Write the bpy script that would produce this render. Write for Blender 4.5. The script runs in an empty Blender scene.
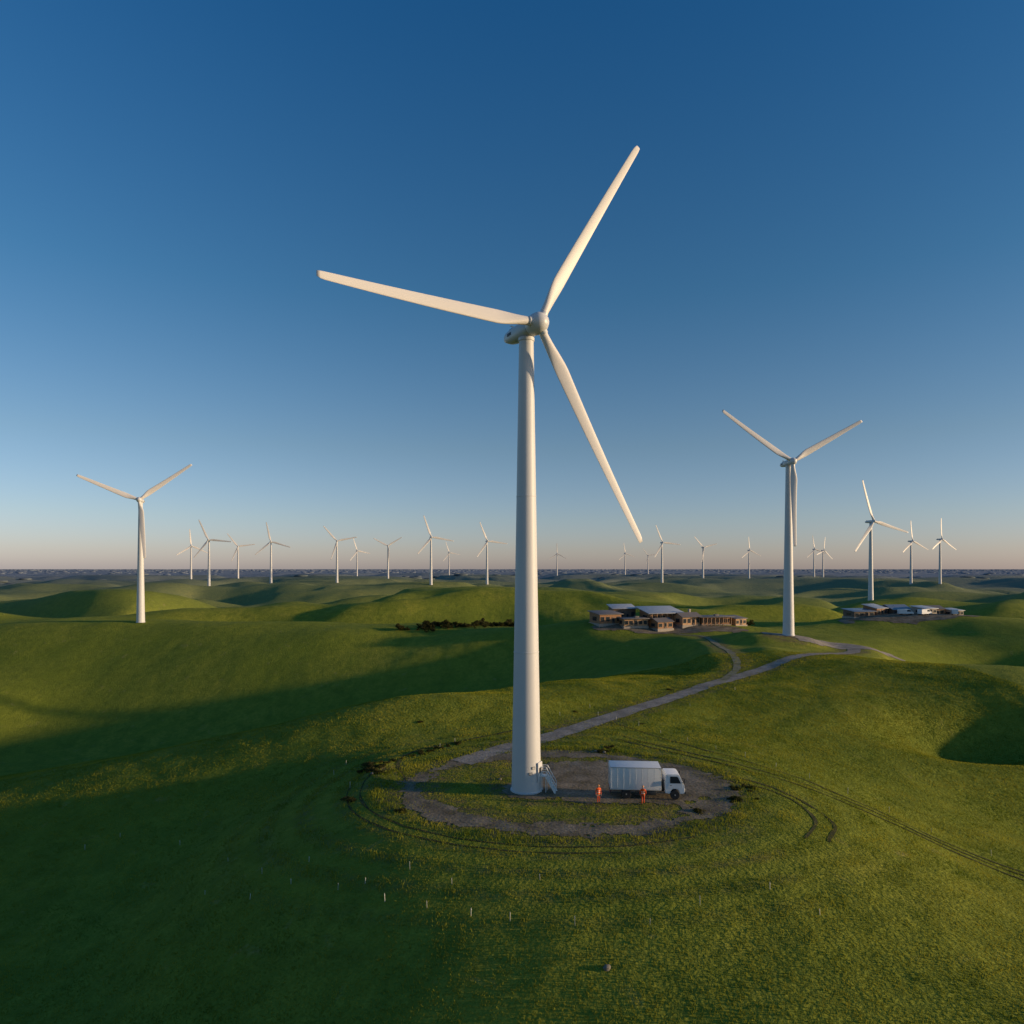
import bpy, bmesh, math, random
import numpy as np
from mathutils import Vector, Matrix, Euler
random.seed(7); np.random.seed(7)
rad=math.radians
F=683.0; CH=22.5; HZ=568.0
scene=bpy.context.scene
COL=scene.collection
EL=8.2; AZ=96.0
# ---------------------------------------------------------------- materials
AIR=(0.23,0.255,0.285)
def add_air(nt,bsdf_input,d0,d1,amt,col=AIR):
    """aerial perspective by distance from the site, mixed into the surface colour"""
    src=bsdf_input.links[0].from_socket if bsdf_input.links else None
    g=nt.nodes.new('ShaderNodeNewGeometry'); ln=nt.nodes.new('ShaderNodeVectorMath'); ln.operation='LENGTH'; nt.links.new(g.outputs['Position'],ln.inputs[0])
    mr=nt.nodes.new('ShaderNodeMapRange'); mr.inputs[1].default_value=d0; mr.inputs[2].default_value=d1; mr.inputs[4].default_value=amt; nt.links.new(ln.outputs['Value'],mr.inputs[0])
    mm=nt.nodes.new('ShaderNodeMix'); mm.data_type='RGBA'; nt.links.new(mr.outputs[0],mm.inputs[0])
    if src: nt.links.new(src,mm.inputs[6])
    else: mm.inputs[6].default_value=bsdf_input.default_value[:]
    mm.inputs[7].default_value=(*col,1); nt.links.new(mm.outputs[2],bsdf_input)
def mat(name,col,rough=0.6,metal=0.0,noise=0.0,nscale=3.0,bump=0.0,bscale=20.0,coords='OBJ'):
    m=bpy.data.materials.new(name); m.use_nodes=True
    nt=m.node_tree; b=nt.nodes['Principled BSDF']
    b.inputs['Roughness'].default_value=rough; b.inputs['Metallic'].default_value=metal
    b.inputs['Base Color'].default_value=(*col,1)
    if noise>0 or bump>0:
        tc=nt.nodes.new('ShaderNodeTexCoord')
    if noise>0:
        n=nt.nodes.new('ShaderNodeTexNoise'); n.inputs['Scale'].default_value=nscale; n.inputs['Detail'].default_value=6
        nt.links.new(tc.outputs['Object'],n.inputs['Vector'])
        mx=nt.nodes.new('ShaderNodeMix'); mx.data_type='RGBA'
        mx.inputs[6].default_value=(*[c*(1-noise) for c in col],1)
        mx.inputs[7].default_value=(*[min(1,c*(1+noise)) for c in col],1)
        nt.links.new(n.outputs['Fac'],mx.inputs[0]); nt.links.new(mx.outputs[2],b.inputs['Base Color'])
    if bump>0:
        n2=nt.nodes.new('ShaderNodeTexNoise'); n2.inputs['Scale'].default_value=bscale; n2.inputs['Detail'].default_value=4
        nt.links.new(tc.outputs['Object'],n2.inputs['Vector'])
        bp=nt.nodes.new('ShaderNodeBump'); bp.inputs['Strength'].default_value=bump; bp.inputs['Distance'].default_value=0.05
        nt.links.new(n2.outputs['Fac'],bp.inputs['Height']); nt.links.new(bp.outputs['Normal'],b.inputs['Normal'])
    return m
M={}
M['tower']=mat('tower_paint',(0.56,0.565,0.57),0.5,noise=0.06,nscale=0.35)
M['blade']=mat('blade_gelcoat',(0.66,0.63,0.60),0.5)
M['nacelle']=mat('nacelle_paint',(0.58,0.59,0.60),0.4,noise=0.05,nscale=1.5)
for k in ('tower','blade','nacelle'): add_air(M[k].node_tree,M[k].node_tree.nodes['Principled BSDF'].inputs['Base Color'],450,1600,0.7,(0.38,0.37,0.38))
M['dark']=mat('dark_rubber',(0.02,0.02,0.022),0.7)
M['darkmetal']=mat('dark_metal',(0.06,0.065,0.07),0.5,0.6)
M['galv']=mat('galvanised_steel',(0.55,0.56,0.57),0.45,0.5)
M['rail']=mat('white_railing_paint',(0.74,0.74,0.72),0.5)
M['white']=mat('white_vehicle_paint',(0.76,0.78,0.80),0.3,noise=0.05,nscale=2)
M['panelw']=mat('cargo_panel',(0.66,0.69,0.71),0.4,noise=0.08,nscale=1.3)
M['glass']=mat('dark_glass',(0.02,0.03,0.04),0.06)
M['lampg']=mat('headlight_glass',(0.7,0.7,0.68),0.1)
M['red']=mat('red_lens',(0.5,0.02,0.02),0.2)
M['rim']=mat('wheel_rim',(0.5,0.5,0.5),0.4,0.7)
M['orange']=mat('orange_workwear',(0.9,0.12,0.015),0.8,noise=0.15,nscale=12)
M['trouser']=mat('work_trousers',(0.55,0.07,0.02),0.85,noise=0.2,nscale=12)
M['reflect']=mat('reflective_tape',(0.75,0.75,0.65),0.35)
M['skin']=mat('skin',(0.45,0.25,0.17),0.6)
M['boot']=mat('boot_leather',(0.03,0.022,0.018),0.7)
M['helmet']=mat('helmet_shell',(0.75,0.30,0.08),0.35)
M['post']=mat('pale_post',(0.42,0.42,0.36),0.7,noise=0.2,nscale=8)
M['rock']=mat('rock',(0.16,0.145,0.12),0.9,noise=0.3,nscale=5,bump=0.6)
M['timber']=mat('timber_cladding',(0.30,0.15,0.07),0.75,noise=0.5,nscale=2.0)
M['timberl']=mat('pale_timber',(0.44,0.26,0.135),0.75,noise=0.4,nscale=2.0)
M['darkclad']=mat('dark_cladding',(0.13,0.09,0.065),0.7,noise=0.4,nscale=2.0)
M['roofw']=mat('pale_metal_roof',(0.44,0.45,0.46),0.4,0.1,noise=0.3,nscale=0.8)
M['roofd']=mat('dark_roof',(0.16,0.14,0.125),0.6,noise=0.3,nscale=0.8)
M['roofb']=mat('solar_roof',(0.17,0.20,0.25),0.3,0.1,noise=0.3,nscale=1.2)
M['stone']=mat('concrete',(0.32,0.28,0.235),0.85,noise=0.3,nscale=2)
M['bark']=mat('bark',(0.09,0.065,0.045),0.9,noise=0.3,nscale=4)
def leafmat(name,c1,c2,sc=0.6,trans=0.3,air=None):
    m=bpy.data.materials.new(name); m.use_nodes=True; nt=m.node_tree
    nt.nodes.remove(nt.nodes['Principled BSDF']); out=nt.nodes['Material Output']
    g=nt.nodes.new('ShaderNodeNewGeometry'); n=nt.nodes.new('ShaderNodeTexNoise'); n.inputs['Scale'].default_value=sc; n.inputs['Detail'].default_value=5
    nt.links.new(g.outputs['Position'],n.inputs['Vector'])
    r=nt.nodes.new('ShaderNodeValToRGB'); r.color_ramp.elements[0].position=0.35; r.color_ramp.elements[1].position=0.65
    r.color_ramp.elements[0].color=(*c1,1); r.color_ramp.elements[1].color=(*c2,1)
    nt.links.new(n.outputs['Fac'],r.inputs[0]); colr=r.outputs[0]
    d=nt.nodes.new('ShaderNodeBsdfDiffuse'); t=nt.nodes.new('ShaderNodeBsdfTranslucent'); mx=nt.nodes.new('ShaderNodeMixShader'); mx.inputs[0].default_value=trans
    nt.links.new(colr,d.inputs[0]); nt.links.new(colr,t.inputs[0])
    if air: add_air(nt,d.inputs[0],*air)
    nt.links.new(d.outputs[0],mx.inputs[1]); nt.links.new(t.outputs[0],mx.inputs[2]); nt.links.new(mx.outputs[0],out.inputs[0])
    return m
M['leaf']=leafmat('foliage',(0.035,0.042,0.014),(0.09,0.08,0.03))
M['shrub']=leafmat('scrub_foliage',(0.035,0.045,0.014),(0.09,0.08,0.03),1.2)
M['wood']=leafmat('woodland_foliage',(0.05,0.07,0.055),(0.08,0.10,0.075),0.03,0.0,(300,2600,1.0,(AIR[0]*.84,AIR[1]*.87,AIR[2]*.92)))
M['grass']=leafmat('grass_blades',(0.14,0.18,0.018),(0.33,0.31,0.036),0.2,0.4)
# ---------------------------------------------------------------- terrain
def h2(ix,iy,s):
    n=(ix.astype(np.int64)*374761393+iy.astype(np.int64)*668265263+s*1442695041)&0xffffffff
    n=((n^(n>>13))*1274126177)&0xffffffff
    return ((n^(n>>16))&0xffff)/65535.0*2-1
def vn(x,y,s):
    x0=np.floor(x); y0=np.floor(y); fx=x-x0; fy=y-y0
    u=fx*fx*fx*(fx*(fx*6-15)+10); v=fy*fy*fy*(fy*(fy*6-15)+10)
    a=h2(x0,y0,s); b=h2(x0+1,y0,s); c=h2(x0,y0+1,s); d=h2(x0+1,y0+1,s)
    return (a*(1-u)+b*u)*(1-v)+(c*(1-u)+d*u)*v
def sst(a,b,x):
    t=np.clip((x-a)/(b-a),0,1); return t*t*(3-2*t)
G=[ # x,y,s_along,s_cross,rot,amp
 (-98,148,90,23,10,-19),(-98,186,86,25,6,-21),(-82,110,26,20,14,-6),
 (-30,96,24,10,14,2.6),(-13,106,13,8,0,2.2),(-6,122,14,8,35,1.2),
 (22,190,14,42,-8,6.5),(-140,214,46,24,0,-8),(-14,226,26,13,10,4.0),
 (-60,240,26,10,10,2.6),(-100,256,24,12,8,2.2),(-30,276,20,12,-12,4),(-78,280,22,12,-8,4),
 (118,152,60,50,0,6.5),
 (84,66,32,34,10,-12),
 (73,106,12,5.5,10,-6.0),(92,108,9,10,0,2.5),(132,178,26,15,20,-12),(165,140,30,44,0,-12),
 (-64,42,42,32,0,-13),(5,10,30,16,0,-3),
 (-190,235,30,25,0,-6),
 (-10,300,50,14,8,-8),(-100,312,50,16,15,-10),
 (106,3,30,18,0,25),  # out-of-view hill, added to cast shade over the near foreground
]
def H0(x,y):
    z=np.zeros_like(x)
    for (gx,gy,sa,sc,ro,am) in G:
        c,s=math.cos(rad(ro)),math.sin(rad(ro)); dx=x-gx; dy=y-gy
        a=(dx*c+dy*s)/sa; b=(-dx*s+dy*c)/sc
        z+=am*np.exp(-0.5*(a*a+b*b))
    far=sst(235,340,y); fade=1-0.85*sst(1100,3500,np.hypot(x,y))
    wx=x+35*vn(x/130,y/130,5); wy=y+25*vn(x/120,y/120,6)
    gr=1+0.6*sst(400,1100,y)
    n=11.5*vn(wx/(115*gr)+3.3,wy/(48*gr),11)+8.0*vn(wx/(62*gr),wy/31+7,12)+8*vn(wx/240,wy/170,14)+1.4*vn(wx/24,wy/20,13)
    z+=far*fade*(n-4.0)
    side=sst(85,200,np.abs(x))*(1-far)
    z+=side*(6*vn(x/60,y/55,21))
    pd=np.hypot(x-5,y-70)
    z+=sst(24,60,pd)*(1.1*vn(x/34,y/26,31)+0.2*vn(x/11,y/10,32))
    z*=sst(17,42,pd)
    z+=0.07*vn(x/3.2,y/3.2,33)*sst(18,26,pd)+0.03*vn(x/1.6,y/1.6,34)
    bank=np.hypot((x+14.5)/2.2,(y-76)/5.5); z+=0.55*np.exp(-bank**2)*(1+0.6*vn(x/1.3,y/1.3,35))
    return z
CP=[]
def ctrl(x,y,z,s): CP.append([x,y,z,s,0.0])
ctrl(75.6,186,4.3,10); ctrl(-143,263,1.7,26)
ctrl(40,226,4.0,15); ctrl(62,229,4.2,15); ctrl(148,262,5.2,20); ctrl(208,396,3.9,34)
ctrl(40,131,0.8,10); ctrl(62,153,3,10); ctrl(22,112,0.2,9); ctrl(51,165,3.2,9); ctrl(54,195,3.8,12)
ctrl(-18,256,1.0,11)
far_t=[(911,540,6,95,30),(940,539,6,90,35),(814,549,6,100,20),(823,550,5,80,40),(749,550,5,95,30),(703,547,6,135,25),(662,542,6,114,25),
 (648,555,7,130,20),(625,553,7,100,30),(557,553,7,92,20),(487,540,6,113,30),(449,552,7,110,40),(431,536,7,110,28),(388,546,6,33,20),
 (357,550,6,109,50),(337,541,6,132,25),(271,541,6,103,20),(238,546,6,128,30),(209,538,6,115,15),(191,545,6,95,50)]
FT=[]
for (px,hy,z,ph,yw) in far_t:
    d=(z+24.5)*683/(568-hy); x=(px-512)/683*d
    FT.append((x,d,z,ph,yw)); ctrl(x,d,z,max(34,d*0.042))
def Hc(x,y,pts=None):
    z=H0(x,y)
    for (cx,cy,cz,s,w) in CP:
        z=z+w*np.exp(-0.5*((x-cx)**2/(s*1.35)**2+(y-cy)**2/(s*s)))
    far=sst(300,500,y); lim=8.0
    return z-far*np.where(z>lim,(z-lim)*0.8,0)
cx=np.array([c[0] for c in CP],float); cy=np.array([c[1] for c in CP],float); cz=np.array([c[2] for c in CP]); cs=np.array([c[3] for c in CP])
A=np.exp(-0.5*((cx[:,None]-cx[None])**2/(cs[None]*1.35)**2+(cy[:,None]-cy[None])**2/(cs[None]**2)))
w=np.linalg.solve(A+np.eye(len(cx))*0.06,cz-H0(cx,cy))
for i,c in enumerate(CP): c[4]=float(w[i])
WA=48.7; B=6.2; NX=901
uu=np.linspace(-B,B,NX); v0=math.asinh(-465/WA); v1=B; NY=670
vv=np.linspace(v0,v1,NY)
gx=WA*np.sinh(uu); gy=65+WA*np.sinh(vv)
GX,GY=np.meshgrid(gx,gy)
GZ=Hc(GX,GY)
def HM(x,y):
    x=np.asarray(x,float); y=np.asarray(y,float)
    fu=(np.arcsinh(x/WA)+B)/(2*B)*(NX-1); fv=(np.arcsinh((y-65)/WA)-v0)/(v1-v0)*(NY-1)
    i=np.clip(fu.astype(int),0,NX-2); j=np.clip(fv.astype(int),0,NY-2)
    tx=(x-gx[i])/(gx[i+1]-gx[i]); ty=(y-gy[j])/(gy[j+1]-gy[j])
    return (GZ[j,i]*(1-tx)+GZ[j,i+1]*tx)*(1-ty)+(GZ[j+1,i]*(1-tx)+GZ[j+1,i+1]*tx)*ty
def hm(x,y): return float(HM(np.array([x]),np.array([y]))[0])
def fastmesh(name,co,faces,mats,smooth=True,k=4):
    me=bpy.data.meshes.new(name)
    co=np.ascontiguousarray(co,np.float32); faces=np.ascontiguousarray(faces,np.int32)
    me.vertices.add(len(co)); me.vertices.foreach_set('co',co.ravel())
    nf=len(faces); me.loops.add(nf*k); me.loops.foreach_set('vertex_index',faces.ravel())
    me.polygons.add(nf); me.polygons.foreach_set('loop_start',np.arange(nf,dtype=np.int32)*k)
    try: me.polygons.foreach_set('loop_total',np.full(nf,k,np.int32))
    except Exception: pass
    me.polygons.foreach_set('use_smooth',np.full(nf,smooth,bool))
    me.update(calc_edges=True); 
    for m in mats: me.materials.append(m)
    o=bpy.data.objects.new(name,me); COL.objects.link(o); return o
def catmull(pts,step=0.8):
    P=[Vector(p) for p in pts]; P=[2*P[0]-P[1]]+P+[2*P[-1]-P[-2]]; out=[]
    for i in range(1,len(P)-2):
        L=(P[i+1]-P[i]).length; n=max(2,int(L/step))
        for k in range(n):
            t=k/n
            out.append(0.5*((2*P[i])+(-P[i-1]+P[i+1])*t+(2*P[i-1]-5*P[i]+4*P[i+1]-P[i+2])*t*t+(-P[i-1]+3*P[i]-3*P[i+1]+P[i+2])*t**3))
    out.append(P[-2]); return np.array([[p.x,p.y] for p in out])
ROAD=catmull([(-6,79),(-2,84),(5,91),(12.9,100),(24.7,114),(40,131),(60,150),(76,163),(87,174),(92,186)])
LANE=catmull([(40,131),(48.5,147),(53,170),(55,195),(52,216)])
for line,win in ((ROAD,25),(LANE,25)):
    zr=HM(line[:,0],line[:,1]); k=np.hanning(win*2+1); k/=k.sum(); zp=np.pad(zr,win,mode='edge'); zr=np.convolve(zp,k,'valid')
    sel=(GX>line[:,0].min()-14)&(GX<line[:,0].max()+14)&(GY>line[:,1].min()-14)&(GY<line[:,1].max()+14)
    X=GX[sel]; Y=GY[sel]; best=np.full(X.shape,1e9); bz=np.zeros(X.shape)
    for i in range(0,len(line)):
        dd=(X-line[i,0])**2+(Y-line[i,1])**2; q=dd<best; best=np.where(q,dd,best); bz=np.where(q,zr[i],bz)
    wgt=1-sst(2.5,11,np.sqrt(best)); GZ[sel]=GZ[sel]*(1-wgt)+bz*wgt
def seg_dist(x,y,line):
    best=np.full(x.shape,1e9)
    for p in line[::3]:
        best=np.minimum(best,(x-p[0])**2+(y-p[1])**2)
    return np.sqrt(best)
def epad(x,y): return np.sqrt(((x-5.3)/17.2)**2+((y-70.5)/13.2)**2)
def padmask(x,y):
    n=0.7*vn(x/3.2,y/3.2,51)+0.5*vn(x/0.9,y/0.9,52)+0.35*vn(x/0.35,y/0.35,53)
    e=epad(x,y)
    outer=(1-e)*13.5+n
    ring=(e-0.82)*13.5+n
    hs=(1-np.sqrt(((x-11.5)/11.5)**2+((y-72.5)/7.6)**2))*8+n
    tw=3.0-np.hypot(x-1.6,y-69.2)+n*0.6
    return np.minimum(outer,np.maximum(np.maximum(ring,hs),tw))
near=(np.abs(GX-30)<170)&(GY>20)&(GY<290)
dr=np.full(GX.shape,99.0)
xs=GX[near]; ys=GY[near]
d=np.minimum(seg_dist(xs,ys,ROAD)-1.5,seg_dist(xs,ys,LANE)-0.9)
d=np.minimum(d,np.hypot(xs-75.6,ys-186)-6)
d=np.minimum(d,-padmask(xs,ys))
dr[near]=d
dirt=1-sst(0.2,3.6,dr+1.2*vn(GX/2,GY/2,61))
rg=epad(GX,GY); dirt=np.maximum(dirt,0.5*sst(0.2,0.8,np.sin(rg*30))*np.exp(-((rg-1.45)/0.45)**2)*(GX<22))
dirt=np.maximum(dirt,0.9*np.exp(-np.hypot((GX+14)/2.4,(GY-76)/5.5)**2))
idx=np.arange(NX*NY).reshape(NY,NX)
faces=np.stack([idx[:-1,:-1],idx[:-1,1:],idx[1:,1:],idx[1:,:-1]],-1).reshape(-1,4)
gm=bpy.data.materials.new('grassland'); gm.use_nodes=True; nt=gm.node_tree; nd=nt.nodes; lk=nt.links
bs=nd['Principled BSDF']; bs.inputs['Roughness'].default_value=0.95
bs.inputs['Specular IOR Level'].default_value=0.05
geo=nd.new('ShaderNodeNewGeometry')
def noise(sc,det=5,dist=0.0,vec=None):
    n=nd.new('ShaderNodeTexNoise'); n.inputs['Scale'].default_value=sc; n.inputs['Detail'].default_value=det; n.inputs['Distortion'].default_value=dist
    lk.new(vec or geo.outputs['Position'],n.inputs['Vector']); return n.outputs['Fac']
def ramp(f,a,b):
    r=nd.new('ShaderNodeMapRange'); r.inputs[1].default_value=a; r.inputs[2].default_value=b; lk.new(f,r.inputs[0]); return r.outputs[0]
def mix(f,a,b):
    m=nd.new('ShaderNodeMix'); m.data_type='RGBA'
    if isinstance(f,float): m.inputs[0].default_value=f
    else: lk.new(f,m.inputs[0])
    for i,c in ((6,a),(7,b)):
        if isinstance(c,tuple): m.inputs[i].default_value=(*c,1)
        else: lk.new(c,m.inputs[i])
    return m.outputs[2]
c=mix(ramp(noise(0.018,4,0.4),0.4,0.62),(0.20,0.235,0.028),(0.34,0.32,0.048))
c=mix(ramp(noise(0.12,7,0.3),0.36,0.66),c,(0.24,0.265,0.035))
c=mix(ramp(noise(0.3,8,0.5),0.42,0.7),c,(0.17,0.20,0.028))
f1=ramp(noise(1.1,8),0.05,0.6)
c=mix(f1,(0.13,0.16,0.018),c)
f2=ramp(noise(0.4,8,0.6),0.64,0.86); c=mix(f2,c,(0.33,0.27,0.10))
f3=ramp(noise(6,4),0.3,0.6); c2=mix(f3,(0.13,0.16,0.018),c); c=mix(0.6,c,c2)
at=nd.new('ShaderNodeAttribute'); at.attribute_name='dirt'
dm=nd.new('ShaderNodeMath'); dm.operation='MULTIPLY'; lk.new(at.outputs['Fac'],dm.inputs[0]); lk.new(ramp(noise(0.9,7),0.3,0.6),dm.inputs[1])
c=mix(dm.outputs[0],c,(0.16,0.125,0.065))
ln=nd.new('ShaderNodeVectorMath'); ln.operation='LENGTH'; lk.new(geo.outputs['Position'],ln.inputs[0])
hazy_fields=mix(ramp(noise(0.004,2),0.4,0.6),(0.10,0.125,0.075),(0.14,0.16,0.10))
c=mix(ramp(ln.outputs['Value'],450,1700),c,hazy_fields)
c=mix(ramp(ln.outputs['Value'],350,2500),c,AIR)  # both distance mixes put aerial haze into the ground colour
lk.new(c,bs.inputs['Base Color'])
bp=nd.new('ShaderNodeBump'); bp.inputs['Strength'].default_value=0.7; bp.inputs['Distance'].default_value=0.3
ad=nd.new('ShaderNodeMath'); ad.operation='ADD'; lk.new(noise(3.0,8),ad.inputs[0]); lk.new(noise(0.5,8),ad.inputs[1]); lk.new(ad.outputs[0],bp.inputs['Height'])
lk.new(bp.outputs['Normal'],bs.inputs['Normal'])
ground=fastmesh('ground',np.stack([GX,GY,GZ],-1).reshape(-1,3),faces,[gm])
a_=ground.data.attributes.new('dirt','FLOAT','POINT'); a_.data.foreach_set('value',dirt.ravel().astype(np.float32))
ground['kind']='structure'; ground['label']='rolling green grass hills stretching out to a far horizon'; ground['category']='ground'
def gravel(name,c1,c2):
    m=mat(name,c1,0.95); nt=m.node_tree; b=nt.nodes['Principled BSDF']; b.inputs['Specular IOR Level'].default_value=0.1
    g=nt.nodes.new('ShaderNodeNewGeometry')
    def nz(s,d=6):
        n=nt.nodes.new('ShaderNodeTexNoise'); n.inputs['Scale'].default_value=s; n.inputs['Detail'].default_value=d; nt.links.new(g.outputs['Position'],n.inputs['Vector']); return n.outputs['Fac']
    r=nt.nodes.new('ShaderNodeValToRGB'); r.color_ramp.elements[0].position=0.33; r.color_ramp.elements[1].position=0.67
    r.color_ramp.elements[0].color=(*c1,1); r.color_ramp.elements[1].color=(*c2,1); nt.links.new(nz(0.45,9),r.inputs[0])
    r2=nt.nodes.new('ShaderNodeMix'); r2.data_type='RGBA'; r2.blend_type='MULTIPLY'; r2.inputs[0].default_value=0.7
    nt.links.new(r.outputs[0],r2.inputs[6]); 
    rr=nt.nodes.new('ShaderNodeValToRGB'); rr.color_ramp.elements[0].position=0.35; rr.color_ramp.elements[0].color=(0.45,0.45,0.45,1); rr.color_ramp.elements[1].position=0.6
    nt.links.new(nz(4,5),rr.inputs[0]); nt.links.new(rr.outputs[0],r2.inputs[7]); nt.links.new(r2.outputs[2],b.inputs['Base Color'])
    bp=nt.nodes.new('ShaderNodeBump'); bp.inputs['Strength'].default_value=0.6; bp.inputs['Distance'].default_value=0.08; nt.links.new(nz(3,8),bp.inputs['Height']); nt.links.new(bp.outputs[0],b.inputs['Normal'])
    return m
M['gravel']=gravel('gravel',(0.14,0.115,0.075),(0.29,0.24,0.175)); M['road']=gravel('road_gravel',(0.23,0.205,0.17),(0.38,0.34,0.29)); M['soil']=gravel('worn_grass',(0.045,0.05,0.02),(0.09,0.09,0.035)); M['lane']=gravel('grassy_gravel',(0.17,0.165,0.09),(0.33,0.30,0.21))
def ribbon(name,line,width,m,off,label,cat,seed=0,wob=0.25,nc=6):
    T=np.gradient(line,axis=0); T/=np.linalg.norm(T,axis=1)[:,None]+1e-9; N=np.stack([-T[:,1],T[:,0]],1)
    s=np.linspace(-1,1,nc); n=len(line); t=np.arange(n)*0.35
    wl=width/2*(1+wob*vn(t,t*0+3.1,70+seed)); wr=width/2*(1+wob*vn(t,t*0+9.7,71+seed))
    co=[]
    for k in s:
        wd=np.where(k<0,wl,wr); co.append(line+N*(k*wd)[:,None])
    co=np.stack(co,1); z=HM(co[...,0],co[...,1])+off
    co=np.concatenate([co,z[...,None]],-1).reshape(-1,3); id=np.arange(n*nc).reshape(n,nc)
    fc=np.stack([id[:-1,1:],id[:-1,:-1],id[1:,:-1],id[1:,1:]],-1).reshape(-1,4)
    o=fastmesh(name,co,fc,[m]); o['kind']='structure'; o['label']=label; o['category']=cat; return o
ribbon('road',ROAD,3.1,M['road'],0.05,'pale gravel access road winding over the grass hills','road',1,0.12)
ribbon('road',LANE,1.5,M['lane'],0.055,'narrow faint lane curving towards the timber buildings','road',3,0.25)
def gridpad(name,x0,x1,y0,y1,st,fn,m,off,label):
    xs=np.arange(x0,x1,st); ys=np.arange(y0,y1,st); X,Y=np.meshgrid(xs,ys); k=fn(X,Y); Z=HM(X,Y)+off
    id=np.arange(X.size).reshape(X.shape); fc=np.stack([id[:-1,:-1],id[:-1,1:],id[1:,1:],id[1:,:-1]],-1).reshape(-1,4)
    kk=k.ravel()[fc].min(1)>0; fc=fc[kk]; used=np.unique(fc); rm=np.zeros(X.size,int); rm[used]=np.arange(len(used))
    co=np.stack([X,Y,Z],-1).reshape(-1,3)[used]
    o=fastmesh(name,co,rm[fc],[m]); o['kind']='structure'; o['label']=label; o['category']='gravel ground'; return o
gridpad('gravel_pad',-14,25,55,86,0.13,padmask,M['gravel'],0.04,'brown gravel hardstand and loop track around the turbine base')
gridpad('gravel_pad',60,112,172,202,0.4,lambda X,Y:1-np.hypot((X-88)/18,(Y-187)/7.0)+0.22*vn(X/3,Y/3,80),M['road'],0.07,'broad gravel apron around a turbine base')
gridpad('gravel_pad',118,178,240,275,0.7,lambda X,Y:1-np.hypot((X-148)/26,(Y-256)/11)+0.2*vn(X/4,Y/4,81),M['gravel'],0.09,'gravel yard in front of low farm sheds')
gridpad('gravel_pad',20,90,205,240,0.7,lambda X,Y:1-np.hypot((X-53)/24,(Y-222)/6)+0.3*vn(X/4,Y/4,82),M['gravel'],0.09,'gravel forecourt around the timber buildings')
def arc(cx_,cy_,rx,ry,a0,a1,n=60):
    return np.array([[cx_+rx*math.cos(rad(a0+(a1-a0)*i/n)),cy_+ry*math.sin(rad(a0+(a1-a0)*i/n))] for i in range(n+1)])
tracks=[arc(5,71,20.5,16,170,300),arc(5,71,21.8,17.2,180,280),
 catmull([(21,75),(25,73),(28,69),(29.5,63),(27,58)],0.5),catmull([(22,73),(26,70),(28,66),(27.5,62),(25,58)],0.5),
 catmull([(12,101),(17,95),(25,85),(33,76),(42,68),(50,62),(60,56)],0.7),catmull([(14,90),(20,83),(30,74),(40,66),(48,60),(56,54)],0.7),catmull([(14.8,91.5),(21,84.3),(31,75.2),(41,67),(49,61),(57,55)],0.7),
 catmull([(-11,72),(-13,78),(-12,84),(-5,90),(4,97)],0.6)]
for i,t in enumerate(tracks):
    ribbon('path',t,0.3 if i>=2 else 0.2,M['soil'],0.03+0.004*i,'faint wheel track worn into the grass','track',10+i,0.9,4)
def grassfield(n):
    r=np.random.rand(n*2,2); x=-80+r[:,0]*170; y=26+ (r[:,1]**1.35)*135
    keep=(np.abs(x)<y*0.85+10); x=x[keep][:n]; y=y[keep][:n]
    pm=padmask(x,y); rr=np.random.rand(len(x)); ok=(pm<0)|((pm<0.9)&(rr<0.45))|(rr<0.07)
    ok&=(seg_dist(x,y,ROAD)>1.35)&((seg_dist(x,y,LANE)>0.8)|(rr<0.4))
    for t in tracks: ok&=(seg_dist(x,y,t)>0.24)|(np.random.rand(len(x))<0.45)
    x=x[ok]; y=y[ok]; n=len(x)
    z=HM(x,y); a=np.random.rand(n)*2*math.pi
    cl=0.7+0.36*vn(x/0.8,y/0.8,90)+0.2*vn(x/6,y/6,91)
    e=epad(x,y); pd=np.abs(e-1.08); cl=cl*(1+1.1*np.exp(-(pd/0.12)**2)); cl*=1+0.55*np.sin(e*30)*np.exp(-((e-1.5)/0.5)**2)
    hgt=(0.07+0.13*np.random.rand(n))*np.clip(cl,0.2,2.1); wd=0.02+0.03*np.random.rand(n); wd*=1+np.maximum(0,y-60)/70
    lx=(np.random.rand(n)-0.5)*0.18; ly=(np.random.rand(n)-0.5)*0.18
    dx=np.cos(a)*wd; dy=np.sin(a)*wd
    p0=np.stack([x-dx,y-dy,z-0.02],1); p1=np.stack([x+dx,y+dy,z-0.02],1); p2=np.stack([x+lx,y+ly,z+hgt],1)
    co=np.stack([p0,p1,p2],1).reshape(-1,3); fc=np.arange(3*n).reshape(-1,3)
    o=fastmesh('grass',co,fc,[M['grass']],False,3); o['kind']='stuff'; o['label']='short green pasture grass covering the hillside'; o['category']='grass'
grassfield(820000)
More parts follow.
